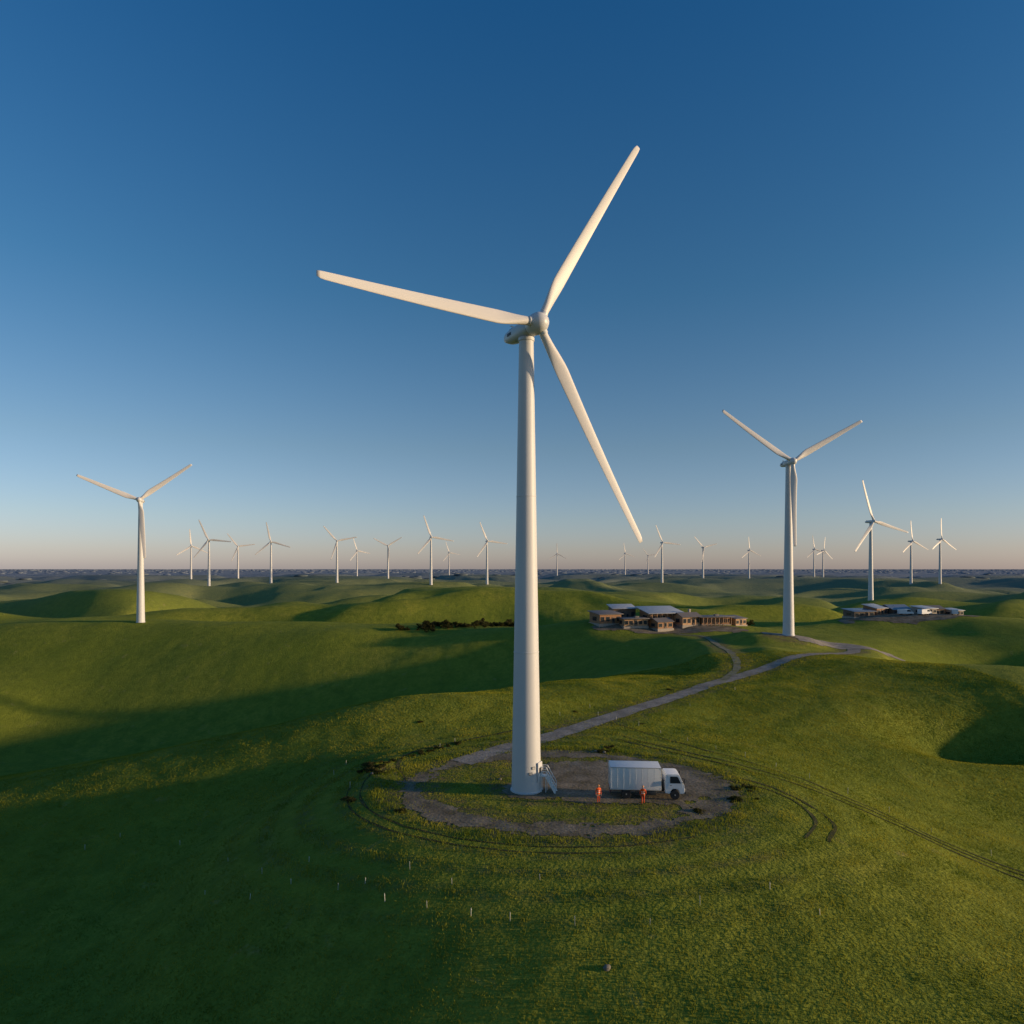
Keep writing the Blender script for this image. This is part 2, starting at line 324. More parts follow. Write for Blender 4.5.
# ---------------------------------------------------------------- mesh builder
class MB:
    def __init__(s): s.bm=bmesh.new()
    def _merge(s,b,mi,smooth,mtx=None):
        if mtx is not None: b.transform(mtx)
        for f in b.faces: f.material_index=mi; f.smooth=smooth
        me=bpy.data.meshes.new('t'); b.to_mesh(me); b.free(); s.bm.from_mesh(me); bpy.data.meshes.remove(me)
    def box(s,c,d,bev=0.0,mi=0,rot=None,seg=2):
        b=bmesh.new(); bmesh.ops.create_cube(b,size=1); b.transform(Matrix.Diagonal((*d,1)))
        if bev>0: bmesh.ops.bevel(b,geom=b.edges[:],offset=bev,segments=seg,affect='EDGES',profile=0.6)
        m=Matrix.Translation(c)
        if rot: m=m@Euler(rot).to_matrix().to_4x4()
        s._merge(b,mi,False,m); return s
    def cyl(s,p0,p1,r0,r1=None,seg=16,mi=0,smooth=True):
        r1=r0 if r1 is None else r1; p0=Vector(p0); p1=Vector(p1); d=p1-p0
        b=bmesh.new(); bmesh.ops.create_cone(b,cap_ends=True,segments=seg,radius1=r0,radius2=r1,depth=d.length)
        m=Matrix.Translation((p0+p1)/2)@d.to_track_quat('Z','Y').to_matrix().to_4x4(); s._merge(b,mi,smooth,m); return s
    def sph(s,c,sc,sub=2,mi=0,n=0.0):
        b=bmesh.new(); bmesh.ops.create_icosphere(b,subdivisions=sub,radius=1)
        if n: 
            for v in b.verts: v.co*=1+random.uniform(-n,n)
        s._merge(b,mi,True,Matrix.Translation(c)@Matrix.Diagonal((*sc,1))); return s
    def prism(s,prof,y0,y1,mi=0,bev=0.0): # profile in xz
        b=bmesh.new(); v=[b.verts.new((x,y0,z)) for x,z in prof]; f=b.faces.new(v)
        r=bmesh.ops.extrude_face_region(b,geom=[f]); bmesh.ops.translate(b,verts=[e for e in r['geom'] if isinstance(e,bmesh.types.BMVert)],vec=(0,y1-y0,0))
        bmesh.ops.recalc_face_normals(b,faces=b.faces[:])
        if bev>0: bmesh.ops.bevel(b,geom=b.edges[:],offset=bev,segments=2,affect='EDGES')
        s._merge(b,mi,False); return s
    def loft(s,secs,n=24,p=2.6,mi=0):
        b=bmesh.new(); rings=[]
        for (y,w_,h_,zc) in secs:
            r=[]
            for k in range(n):
                a=2*math.pi*k/n; ca,sa=math.cos(a),math.sin(a)
                r.append(b.verts.new((w_*math.copysign(abs(ca)**(2/p),ca),y,zc+h_*math.copysign(abs(sa)**(2/p),sa))))
            rings.append(r)
        for i in range(len(rings)-1):
            for k in range(n): b.faces.new((rings[i][k],rings[i][(k+1)%n],rings[i+1][(k+1)%n],rings[i+1][k]))
        b.faces.new(rings[-1]); b.faces.new(rings[0][::-1]); bmesh.ops.recalc_face_normals(b,faces=b.faces[:])
        s._merge(b,mi,True); return s
    def lathe(s,prof,seg=40,mi=0,axis='z'):
        b=bmesh.new(); rings=[]
        for r,h in prof: rings.append([b.verts.new((r*math.cos(2*math.pi*k/seg),r*math.sin(2*math.pi*k/seg),h)) for k in range(seg)])
        for i in range(len(rings)-1):
            for k in range(seg): b.faces.new((rings[i][k],rings[i][(k+1)%seg],rings[i+1][(k+1)%seg],rings[i+1][k]))
        b.faces.new(rings[-1]); b.faces.new(rings[0][::-1])
        m=Matrix.Identity(4) if axis=='z' else Matrix.Rotation(rad(90),4,'X')
        s._merge(b,mi,True,m); return s
    def obj(s,name,mats,parent=None,loc=(0,0,0),rot=(0,0,0)):
        me=bpy.data.meshes.new(name); s.bm.to_mesh(me); s.bm.free()
        for m in mats: me.materials.append(m)
        try: me.set_sharp_from_angle(angle=rad(40))
        except Exception: pass
        o=bpy.data.objects.new(name,me); COL.objects.link(o); o.parent=parent; o.location=loc; o.rotation_euler=rot; return o
def tag(o,label,cat,group=None):
    o['label']=label; o['category']=cat
    if group: o['group']=group
def empty(name,loc,rz=0,label='',cat='',group=None):
    o=bpy.data.objects.new(name,None); o.empty_display_size=0.5; COL.objects.link(o); o.location=loc; o.rotation_euler=(0,0,rz); tag(o,label,cat,group); return o
def clone(src,parent=None):
    o=src.copy(); COL.objects.link(o); o.parent=parent
    for ch in list(src.children): clone(ch,o)
    return o
# ---------------------------------------------------------------- turbine
HT=46.0
def blade_mesh():
    b=bmesh.new(); NS=64; NP=32; rings=[]
    for i in range(NS+1):
        t=i/NS; r=t*21.5
        if t<0.04: ch=0.82; th=0.82
        else:
            k=min(1,(t-0.04)/0.18); k=k*k*(3-2*k)
            ch=0.82*(1-k)+1.42*k
            if t>0.22: ch=0.76*(1-(t-0.22)/0.78)+0.66
            if t>0.97: ch*=1-((t-0.97)/0.03)**2*0.3
            th=0.82*(1-k)+ch*(0.24-0.1*t)*k
        tw=rad(16*(1-t)**2)
        ring=[]
        circ=1-min(1,max(0,(t-0.04)/0.16))
        for p in range(NP):
            a=2*math.pi*p/NP; x=math.cos(a)*ch/2; y=math.sin(a)*th/2
            if circ<1: y*= (circ+(1-circ)*(0.55+0.6*(0.5-math.cos(a)*0.5))) ; 
            x=x-(ch-0.82)*0.28
            X=x*math.cos(tw)-y*math.sin(tw); Y=x*math.sin(tw)+y*math.cos(tw)
            ring.append(b.verts.new((X,Y-0.9*t*t,r)))
        rings.append(ring)
    for i in range(NS):
        for p in range(NP): b.faces.new((rings[i][p],rings[i][(p+1)%NP],rings[i+1][(p+1)%NP],rings[i+1][p]))
    b.faces.new(rings[-1]); b.faces.new(rings[0][::-1])
    for f in b.faces: f.smooth=True
    me=bpy.data.meshes.new('blade'); b.to_mesh(me); b.free(); me.materials.append(M['blade']); return me
BLADE=blade_mesh()
def turbine(x,y,z,yaw,phis,label,scales=(1,1,1),tilt=6,group='wind turbines standing across the hills',oh=2.3,wide=1.0):
    root=empty('wind_turbine',(x,y,z-0.15),rad(yaw),label,'wind turbine',group)
    t=MB(); prof=[(1.62,0),(1.62,0.3),(1.52,0.31)]
    for i in range(0,24):
        h=0.32+(HT-1.1-0.32)*i/23; r=1.50+(0.74-1.50)*(i/23)**0.95; prof.append((r,h))
        if i in (7,15): prof+= [(r+0.02,h+0.02),(r+0.02,h+0.12),(r-0.005,h+0.14)]
    prof+=[(0.82,HT-1.07),(0.82,HT-0.75)]
    t.lathe(prof,48); tw=t.obj('tower',[M['tower']],root)
    n=MB()
    n.loft([(-1.1,0.55,0.5,0),(-1.0,0.75,0.68,0),(-0.6,0.88,0.8,0),(0.8,0.92,0.82,0.02),(2.2,0.86,0.74,0.06),(3.2,0.74,0.6,0.1),(3.7,0.55,0.44,0.14),(3.85,0.3,0.24,0.16)])
    n.box((0,2.6,0.85),(0.6,0.8,0.2),0.06,1); n.cyl((0,2.9,0.8),(0,2.9,1.4),0.03,mi=1,seg=6); n.cyl((-0.25,2.9,1.3),(0.25,2.9,1.3),0.03,mi=1,seg=6)
    for s in (-1,1): n.box((s*0.87,2.0,0.05),(0.06,0.8,0.3),0.02,1)
    n.obj('nacelle',[M['nacelle'],M['darkmetal']],root,(0,0,HT+0.05),(rad(-tilt*0.5),0,0))
    hb=MB(); hb.lathe([(0.85,-1.15),(1.0,-0.8),(1.05,-0.2),(1.0,0.3),(0.78,0.75),(0.45,1.0),(0.1,1.1)],32,0,'y')
    for k in phis:
        a=rad(k); hb.cyl((0.55*math.cos(a),-0.1,0.55*math.sin(a)),(1.2*math.cos(a),-0.1,1.2*math.sin(a)),0.46,0.43,seg=20)
    hub=hb.obj('hub',[M['nacelle']],root,(0,-oh,HT+0.1),(rad(-tilt),0,0))
    for ph,s in zip(phis,scales):
        o=bpy.data.objects.new('blade',BLADE); COL.objects.link(o); o.parent=hub
        o.rotation_euler=(0,rad(90-ph),0); o.scale=(wide,wide,s)
    return root,tw
def fit():
    tips=[(631,151),(312,278),(635,542)]; best=[]
    def pt(px,py): return Vector(((px-512)/683,1,(568-py)/683))
    for yaw in range(16,56,2):
        for tilt in range(0,17,2):
            f=Vector((math.sin(rad(yaw))*math.cos(rad(tilt)),-math.cos(rad(yaw))*math.cos(rad(tilt)),math.sin(rad(tilt))))
            hd=69.2-2.3*math.cos(rad(yaw)); hub=pt(537,323)*hd
            s=Vector((math.cos(rad(yaw)),math.sin(rad(yaw)),0)); u=f.cross(s)*-1
            if u.z<0: u=-u
            Ls=[];As=[]
            for tp in tips:
                r=pt(*tp); k=hub.dot(f)/r.dot(f); P=r*k-hub; Ls.append(P.length); As.append(math.degrees(math.atan2(P.dot(u),P.dot(s)))%360)
            g=[(As[1]-As[0]),(As[2]-As[1]),(As[0]+360-As[2])]
            m=sum(Ls)/3; cost=sum((l-m)**2 for l in Ls)/m/m*3+sum((q-120)**2 for q in g)/3600
            best.append((cost,yaw,tilt,[round(l,2) for l in Ls],[round(a,1) for a in As],round(hub.x,2),round(hub.z+22.5,2)))
    best.sort(key=lambda b:b[0]); return best
b_=fit()[0]
HT=b_[6]-0.1+0.15
main,tw=turbine(1.45,69.2,0,b_[1],b_[4],'tall white wind turbine with steel access stairs on a gravel pad',[l/21.5 for l in b_[3]],b_[2])
a=rad(-28)
def on(r,ang,h): return (r*math.cos(ang),r*math.sin(ang),h)
yawm=rad(b_[1])
dd=MB(); dd.box((0,0,0),(0.16,0.95,2.0),0.07); dd.box((0.06,0,0.2),(0.08,0.6,0.5),0.0,1); dd.cyl((0.1,0.3,-0.1),(0.16,0.3,0.1),0.03,mi=1,seg=6)
door=dd.obj('door',[M['nacelle'],M['darkmetal']],tw,on(1.5,a-yawm,2.2),(0,0,a-yawm))
for (aa,hh) in ((-62,2.75),(-74,2.2)):
    sg=MB(); sg.box((0,0,0),(0.05,0.36,0.26)); sg.box((0.03,0,0),(0.02,0.3,0.18),0,1)
    sg.obj('sign',[M['dark'],M['galv']],tw,on(1.47,rad(aa)-yawm,hh),(0,0,rad(aa)-yawm))
st=MB()
st.box((0.38,0,1.62),(0.62,0.8,0.08)); 
for i in range(8): st.box((0.76+i*0.11,0,1.46-i*0.19),(0.2,0.7,0.06))
for s_ in (-0.39,0.39):
    st.box((1.17,s_,0.82),(1.85,0.05,0.2),0,0,(0,rad(60),0))
    for (x_,z_) in ((0.2,1.62),(0.69,1.62),(1.16,0.82),(1.6,0.05)): st.cyl((x_,s_,z_),(x_,s_,z_+0.95),0.03,seg=6)
    for q in (0.5,0.95): st.cyl((0.15,s_,1.62+q),(0.69,s_,1.62+q),0.035,seg=6); st.cyl((0.69,s_,1.62+q),(1.6,s_,0.05+q),0.035,seg=6)
for (x_,y_) in ((0.2,0.36),(0.2,-0.36),(0.66,0.36),(0.66,-0.36)): st.cyl((x_,y_,0),(x_,y_,1.6),0.035,seg=6)
st.obj('stairs',[M['rail']],tw,on(1.42,rad(-14)-yawm,0.15),(0,0,rad(-14)-yawm))
HT=46.9
turbine(75.3,186,4.3,6,(30,146,267),'white wind turbine beside a gravel road on a grassy hill',(1.06,1.10,1.08),wide=1.25)
turbine(-143,263,1.7,16,(38,158,277),'white wind turbine standing on a rounded green hill',(1.08,1.05,1.06),wide=1.4)
turbine(208,396,hm(208,396),18,(107,227,345),'white wind turbine behind low farm sheds on a hill',(1.15,1.15,1.12),wide=1.5)
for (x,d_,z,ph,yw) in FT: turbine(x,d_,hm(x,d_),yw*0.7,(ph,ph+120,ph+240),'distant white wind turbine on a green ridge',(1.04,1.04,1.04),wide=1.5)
# ---------------------------------------------------------------- truck
def empty_part(name,parent,loc):
    o=bpy.data.objects.new(name,None); COL.objects.link(o); o.parent=parent; o.location=loc; return o
def wheel(parent,x,y,z,r=0.46,w=0.28):
    t=MB(); t.lathe([(r*0.55,-w/2),(r*0.93,-w/2),(r,-w*0.32),(r,w*0.32),(r*0.93,w/2),(r*0.55,w/2)],24,0,'y')
    wl=empty_part('wheel',parent,(x,y,z)); t.obj('tyre',[M['dark']],wl)
    q=MB(); q.lathe([(r*0.56,-w*0.42),(r*0.5,-w*0.45),(r*0.22,-w*0.3),(r*0.2,w*0.3),(r*0.5,w*0.45),(r*0.56,w*0.42)],18,0,'y'); q.cyl((0,-w*0.55,0),(0,w*0.55,0),r*0.16,seg=10); q.obj('rim',[M['rim']],wl)
def truck(x,y,rz):
    R=empty('box_truck',(x,y,hm(x,y)+0.045),rz,'white box truck parked on gravel beside the turbine base','truck')
    c=MB(); c.box((-1.1,0,2.03),(4.9,2.3,2.1),0.04)
    for i in range(9): 
        for s_ in (-1,1): c.box((-3.48+i*0.595,1.16*s_,2.03),(0.045,0.025,1.98),0,0)
    c.box((-1.1,0,0.93),(4.92,2.34,0.1),0.02,1)
    for s_ in (-1.15,1.15): c.box((-1.1,s_,3.05),(4.92,0.06,0.08),0.01,1)
    c.obj('cargo_box',[M['panelw'],M['galv']],R)
    rd=MB(); rd.box((-3.57,-0.56,2.0),(0.04,1.08,1.9),0.01); rd.box((-3.57,0.56,2.0),(0.04,1.08,1.9),0.01)
    for yy in (-0.8,-0.2,0.2,0.8): rd.cyl((-3.61,yy,1.1),(-3.61,yy,2.9),0.02,mi=1,seg=6)
    rd.obj('rear_door',[M['panelw'],M['galv']],R)
    ch=MB(); ch.box((-0.3,-0.4,0.72),(6.4,0.14,0.26),0.02); ch.box((-0.3,0.4,0.72),(6.4,0.14,0.26),0.02)
    for xx in (-2.6,-1,0.6,2.2): ch.box((xx,0,0.68),(0.12,0.8,0.14))
    ch.box((0.35,-0.9,0.62),(1.1,0.42,0.42),0.08,0); ch.box((-0.4,0.9,0.62),(1.0,0.4,0.4),0.04,0)
    ch.box((-0.75,-1.05,0.7),(0.9,0.04,0.1),0,0); ch.box((-0.75,-1.05,0.45),(0.9,0.04,0.1),0,0); ch.box((-3.0,-1.05,0.6),(0.9,0.04,0.1),0,0); ch.box((-3.5,0,0.5),(0.12,2.1,0.14),0.02,0)
    ch.box((1.52,0,1.3),(0.18,1.2,0.9),0.03,0)
    ch.obj('chassis',[M['darkmetal'],M['galv']],R)
    cb=MB(); cb.prism([(1.72,0.62),(1.72,2.36),(1.8,2.46),(2.95,2.46),(3.12,2.38),(3.5,1.55),(3.58,1.4),(3.62,0.62),(3.16,0.55),(3.05,0.9),(2.85,1.04),(2.5,1.04),(2.3,0.9),(2.2,0.55)],-1.04,1.04,0,0.05)
    cb.obj('cab',[M['white']],R)
    ws=MB(); 
    b=bmesh.new(); vs=[b.verts.new(p) for p in ((3.155,-0.9,2.32),(3.155,0.9,2.32),(3.50,0.95,1.58),(3.50,-0.95,1.58))]; f=b.faces.new(vs); r=bmesh.ops.extrude_face_region(b,geom=[f]); bmesh.ops.translate(b,verts=[e for e in r['geom'] if isinstance(e,bmesh.types.BMVert)],vec=(0.025,0,0.012)); bmesh.ops.recalc_face_normals(b,faces=b.faces[:])
    ws._merge(b,0,False); ws.obj('windscreen',[M['glass']],R)
    for s_ in (-1,1):
        y0=1.042*s_; d=MB(); d.prism([(2.05,1.1),(2.05,2.36),(2.9,2.36),(3.04,2.28),(3.38,1.58),(3.38,1.1)],min(y0,y0+0.015*s_),max(y0,y0+0.015*s_)); dr_=d.obj('door',[M['white']],R)
        wn=MB(); y1=1.06*s_; wn.prism([(2.2,1.6),(2.2,2.25),(2.86,2.25),(2.96,2.18),(3.24,1.6)],min(y1,y1+0.012*s_),max(y1,y1+0.012*s_)); wn.obj('side_window',[M['glass']],dr_)
        hn=MB(); hn.box((2.28,1.08*s_,1.4),(0.16,0.03,0.04),0.01); hn.obj('handle',[M['dark']],dr_)
        h=MB(); h.box((3.63,0.78*s_,0.95),(0.06,0.36,0.2),0.03); h.obj('headlight',[M['lampg']],R)
        m=MB(); m.cyl((3.25,1.03*s_,2.1),(3.5,1.26*s_,2.1),0.02,seg=6); m.cyl((3.35,1.03*s_,1.7),(3.5,1.26*s_,1.7),0.02,seg=6); m.box((3.5,1.28*s_,1.9),(0.08,0.2,0.46),0.03); m.obj('mirror',[M['dark']],R)
        tl=MB(); tl.box((-3.6,0.9*s_,0.72),(0.04,0.34,0.12),0.01); tl.obj('tail_light',[M['red']],R)
        wheel(R,2.68,0.93*s_,0.46); wheel(R,-2.0,0.95*s_,0.46,0.46,0.3)
        mg=MB(); mg.box((-2.0,0.95*s_,0.97),(1.15,0.34,0.03),0.01); mg.obj('mudguard',[M['dark']],R)
    g=MB(); g.box((3.66,0,0.66),(0.14,2.04,0.26),0.05); g.obj('bumper',[M['darkmetal']],R)
    gr=MB(); 
    for i in range(4): gr.box((3.62,0,1.0+i*0.1),(0.05,1.0,0.05),0.01)
    gr.obj('grille',[M['dark']],R)
    return R
truck(13.2,67.4,rad(-4))
# ---------------------------------------------------------------- people
def person(x,y,rz,pose,label):
    R=empty('person',(x,y,hm(x,y)+0.045),rz,label,'person','workers in orange high visibility clothing')
    V=[];E=[];RD=[]
    def v(p,r,par=None):
        V.append(p); RD.append(r); 
        if par is not None: E.append((par,len(V)-1))
        return len(V)-1
    st=pose['stride']
    pel=v((0,0,0.96),(0.155,0.115)); ab=v((0,0.0,1.10),(0.145,0.105),pel); chst=v((0,0.01,1.30),(0.17,0.12),ab); sh=v((0,0.01,1.43),(0.14,0.09),chst); nk=v((0,0,1.50),(0.06,0.06),sh); v((0,-0.01,1.56),(0.055,0.058),nk)
    for s in (-1,1):
        hip=v((0.095*s,0,0.90),(0.098,0.098),pel); fy=st*s
        kn=v((0.10*s,-0.02+fy*0.5,0.50),(0.066,0.066),hip); cf=v((0.105*s,0.01+fy*0.8,0.36),(0.062,0.062),kn); an=v((0.11*s,0.02+fy,0.10),(0.045,0.045),cf)
        hl=v((0.11*s,0.03+fy,0.05),(0.05,0.045),an); v((0.125*s,-0.17+fy,0.035),(0.045,0.03),hl)
        so=v((0.185*s,0.01,1.41),(0.075,0.07),sh)
        el,wr=pose['arm'][0 if s<0 else 1]
        e=v((el[0]*s,el[1],el[2]),(0.052,0.052),so); w_=v((wr[0]*s,wr[1],wr[2]),(0.034,0.03),e)
        d=(Vector(V[w_])-Vector(V[e])).normalized(); side=Vector((0,1,0)) if abs(d.z)>0.6 else Vector((0,0,1)); 
        palm=v(tuple(Vector(V[w_])+d*0.07),(0.038,0.022),w_)
        for k,ln_ in enumerate((0.065,0.08,0.085,0.07)):
            o=side*(-0.03+0.02*k); b0=Vector(V[palm])+d*0.03+o; f1_=v(tuple(b0),(0.009,0.009),palm); f2_=v(tuple(b0+d*ln_*0.6+Vector((-0.006*s,0,0))),(0.0085,0.0085),f1_); v(tuple(b0+d*ln_+Vector((-0.02*s,0,0))),(0.007,0.007),f2_)
        t1=v(tuple(Vector(V[palm])-side*0.035-d*0.01),(0.010,0.010),palm); v(tuple(Vector(V[t1])-side*0.02+d*0.04),(0.008,0.008),t1)
    me=bpy.data.meshes.new('body'); me.from_pydata(V,E,[]); o=bpy.data.objects.new('body',me); COL.objects.link(o)
    sm=o.modifiers.new('s','SKIN'); sm.use_smooth_shade=True
    for i,r in enumerate(RD): me.skin_vertices[0].data[i].radius=r
    me.skin_vertices[0].data[0].use_root=True
    sb=o.modifiers.new('b','SUBSURF'); sb.levels=1; sb.render_levels=1
    dg=bpy.context.evaluated_depsgraph_get(); m2=bpy.data.meshes.new_from_object(o.evaluated_get(dg)); bpy.data.objects.remove(o)
    bm=bmesh.new(); bm.from_mesh(m2)
    hd=bmesh.new(); bmesh.ops.create_icosphere(hd,subdivisions=3,radius=1)
    for q in hd.verts:
        c=q.co; c.x*=0.076*(1-0.18*max(0,-c.z)); c.y*=0.098; c.z*=0.118
        if c.y<-0.07 and abs(c.x)<0.02 and -0.04<c.z<0.01: c.y-=0.022
        if c.y<-0.07 and -0.085<c.z<-0.06: c.y-=0.006
        if abs(c.x)>0.068 and abs(c.z)<0.03 and abs(c.y)<0.03: c.x*=1.18
    hd.transform(Matrix.Translation((0,-0.015,1.645))); tm=bpy.data.meshes.new('t'); hd.to_mesh(tm); hd.free(); bm.from_mesh(tm)
    for f in bm.faces:
        c=f.calc_center_median(); f.smooth=True
        if c.z>1.50: mi=0
        elif c.z<0.13: mi=3
        elif c.z<0.93 and abs(c.x)<0.23 : mi=2
        else: mi=1
        f.material_index=mi
    for f in bm.faces:
        c=f.calc_center_median()
        for k,s in ((0,-1),(1,1)):
            wr=pose['arm'][k][1]; 
            el=pose['arm'][k][0]; W=Vector((wr[0]*s,wr[1],wr[2])); Ev=Vector((el[0]*s,el[1],el[2])); d=(W-Ev).normalized()
            if (c-W).dot(d)>-0.01 and (c-W).length<0.25: f.material_index=0
            elif (c-W).length<0.2 and f.material_index==2: f.material_index=1
    for i in (-0.03,0.03):
        tmp=bmesh.new(); bmesh.ops.create_icosphere(tmp,subdivisions=1,radius=0.012); 
        for f in tmp.faces: f.material_index=3
        tmp.transform(Matrix.Translation((i,-0.103,1.655))); tmp.to_mesh(tm); tmp.free(); bm.from_mesh(tm)
    me=bpy.data.meshes.new('body'); bm.to_mesh(me); bm.free()
    for k in ('skin','orange','trouser','boot'): me.materials.append(M[k])
    o=bpy.data.objects.new('body',me); COL.objects.link(o); o.parent=R
    hl=MB(); b=bmesh.new(); bmesh.ops.create_uvsphere(b,u_segments=20,v_segments=10,radius=1); bmesh.ops.delete(b,geom=[q for q in b.verts if q.co.z<-0.05],context='VERTS'); b.transform(Matrix.Diagonal((0.1,0.125,0.1,1))); hl._merge(b,0,True,Matrix.Translation((0,-0.01,1.69))); hl.box((0,-0.13,1.69),(0.14,0.09,0.012),0.005)
    hl.obj('helmet',[M['helmet']],R)
    vs=MB()
    for zz,rx,ry in ((1.06,0.168,0.128),(1.22,0.182,0.135)):
        b=bmesh.new(); bmesh.ops.create_cone(b,cap_ends=False,segments=24,radius1=1,radius2=1,depth=0.05); b.transform(Matrix.Translation((0,0.006,zz))@Matrix.Diagonal((rx,ry,1,1))); vs._merge(b,0,True)
    vs.obj('reflective_band',[M['reflect']],R)
    return R
person(8.25,65.2,rad(15),dict(stride=0.03,arm=[((0.25,0.03,1.14),(0.26,-0.04,0.90)),((0.25,0.03,1.14),(0.26,-0.06,0.90))]),'worker in orange high visibility clothing standing on gravel')
person(12.45,64.9,rad(170),dict(stride=0.10,arm=[((0.27,0.05,1.15),(0.24,-0.10,0.95)),((0.27,-0.02,1.14),(0.27,-0.10,0.91))]),'worker in orange jacket walking beside the parked white truck')
# ---------------------------------------------------------------- posts and rocks
def px2w(px,py,z=0.0):
    d=(CH-z)*683/(py-568)
    for _ in range(12): 
        x=(px-512)/683*d; z=0.6*hm(x,d)+0.4*z; d=(CH-z)*683/(py-568)
    return (px-512)/683*d,d
pm=MB(); pm.box((0,0,0.45),(0.045,0.035,1.0),0.01); pm.cyl((0,0,0.95),(0,0,1.0),0.028,0.012,seg=8); pm.box((0,-0.022,0.8),(0.04,0.01,0.08),0,1)
p0=pm.obj('marker_post',[M['post'],M['reflect']])
POSTS=[(228,862),(262,874),(291,884),(309,862),(338,890),(365,884),(385,902),(427,908),(452,884),(471,916),(510,921),(575,926),(650,925),(120,838),(334,775),(346,765),(350,788),(440,748),(455,742),(520,722),(560,716),(590,708),(410,870),(250,900),(690,706),(735,690),(180,845),(85,850),(205,895),(700,905),(770,890),(820,915),(540,880)]
PW=[px2w(*p) for p in POSTS]
fl=catmull([(13,103),(18,97),(26,87),(34,78),(43,70),(51,64),(61,58)],3.6)
PW+= [tuple(p) for p in fl]
for i,(x,y) in enumerate(PW):
    o=p0 if i==0 else clone(p0); o.location=(x,y,hm(x,y)-0.05); o.rotation_euler=(random.uniform(-.06,.06),random.uniform(-.06,.06),random.uniform(0,3)); s=random.uniform(0.45,0.75); o.scale=(1,1,s)
    tag(o,'thin pale marker post standing in the grass','post','marker posts dotted over the hillside')
rk=MB(); rk.sph((0,0,0.1),(0.3,0.24,0.2),2,0,0.14); r0=rk.obj('rock',[M['rock']])
for i,(a1,b1) in enumerate([(607,969),(372,774),(596,752),(604,753),(500,780)]):
    x,y=px2w(a1,b1); o=r0 if i==0 else clone(r0); o.location=(x,y,hm(x,y)); o.rotation_euler=(0,0,random.uniform(0,6)); s=random.uniform(0.5,0.9); o.scale=(s,s,s)
    tag(o,'small grey rock lying beside the gravel track','rock','rocks around the gravel pad')
# ---------------------------------------------------------------- vegetation
def leaves(n,lumps,size):
    L=len(lumps); k=np.random.randint(0,L,n)
    lp=np.array(lumps)
    d=np.random.randn(n,3); d/=np.linalg.norm(d,axis=1)[:,None]; r=0.55+0.5*np.random.rand(n)
    p=lp[k,:3]+d*r[:,None]*lp[k,3:6]
    a=np.random.randn(n,3); a/=np.linalg.norm(a,axis=1)[:,None]; b=np.cross(a,d+0.3*np.random.randn(n,3)); b/=np.linalg.norm(b,axis=1)[:,None]+1e-6
    s=size*(0.6+0.8*np.random.rand(n))[:,None]
    co=np.stack([p-a*s-b*s*0.5,p+a*s-b*s*0.5,p+a*s*0.8+b*s*0.6,p-a*s*0.8+b*s*0.6],1).reshape(-1,3)
    return co,np.arange(4*n).reshape(-1,4)
def bush():
    lumps=[(random.uniform(-.6,.6),random.uniform(-.4,.4),random.uniform(.1,.4),random.uniform(.25,.5),random.uniform(.25,.5),random.uniform(.2,.35)) for _ in range(7)]; co,f=leaves(700,lumps,0.07)
    return fastmesh('shrub',co,f,[M['shrub']],False,4)
def tree(h):
    R=empty('tree',(0,0,0),0,'dark green leafy tree beside the pasture','tree','trees scattered over the hills')
    t=MB(); t.cyl((0,0,-0.3),(0.05,0,h*0.4),h*0.035,h*0.022,8)
    for i in range(6):
        a=i*1.1; t.cyl((0.03,0,h*(0.25+0.03*i)),(math.cos(a)*h*0.22,math.sin(a)*h*0.22,h*(0.5+0.05*i)),h*0.016,h*0.005,6)
    t.obj('trunk',[M['bark']],R)
    lumps=[(random.uniform(-.34,.34)*h,random.uniform(-.34,.34)*h,random.uniform(.22,.78)*h,random.uniform(.12,.22)*h,random.uniform(.12,.22)*h,random.uniform(.09,.17)*h) for _ in range(14)]
    co,f=leaves(1700,lumps,0.035*h); c=fastmesh('crown',co,f,[M['leaf']],False,4); c.parent=R; return R
T=[tree(4.5),tree(5.5),tree(4.0)]
sh=[bush(),bush(),bush()]
used=set()
def put(pool,i,x,y,s):
    k=i%len(pool); 
    if (id(pool),k) in used: o=clone(pool[k])
    else: o=pool[k]; used.add((id(pool),k))
    o.location=(x,y,hm(x,y)-0.05); o.rotation_euler=(0,0,random.uniform(0,6)); o.scale=(s*random.uniform(.9,1.4),s*random.uniform(.9,1.4),s*random.uniform(.7,.95)); return o
tp=[]
for i in range(104):
    t=random.random(); tp.append((-40+t*42,245+t*15+random.gauss(0,1.2+3.0*math.sin(t*7)**2)))
for (X0,Y0,SX,SY,n) in ((80,244,9,3,7),(-99,300,8,2,4)):
    for i in range(n): tp.append((random.gauss(X0,SX*0.7),random.gauss(Y0,SY*0.6)))
for i,(x,y) in enumerate(tp):
    put(T,i,x,y,random.choice([0.22,0.3,0.38,0.48,0.62]))
sp=[(368+random.uniform(-6,18),768+random.uniform(-6,8)) for _ in range(14)]+[(385+i*9,763-i*2.4) for i in range(9)]+[(745+random.uniform(-14,14),795+random.uniform(-8,8)) for _ in range(8)]+[(600,752),(606,751),(642,724),(420,722),(520,735),(575,712),(670,690),(400,812),(350,800),(700,812),(610,748),(616,750)]
for i,(a1,b1) in enumerate(sp):
    x,y=px2w(a1,b1); o=put(sh,i,x,y,random.uniform(0.4,0.8)); tag(o,'low scrubby shrub growing at the gravel edge','shrub','shrubs around the gravel loop')
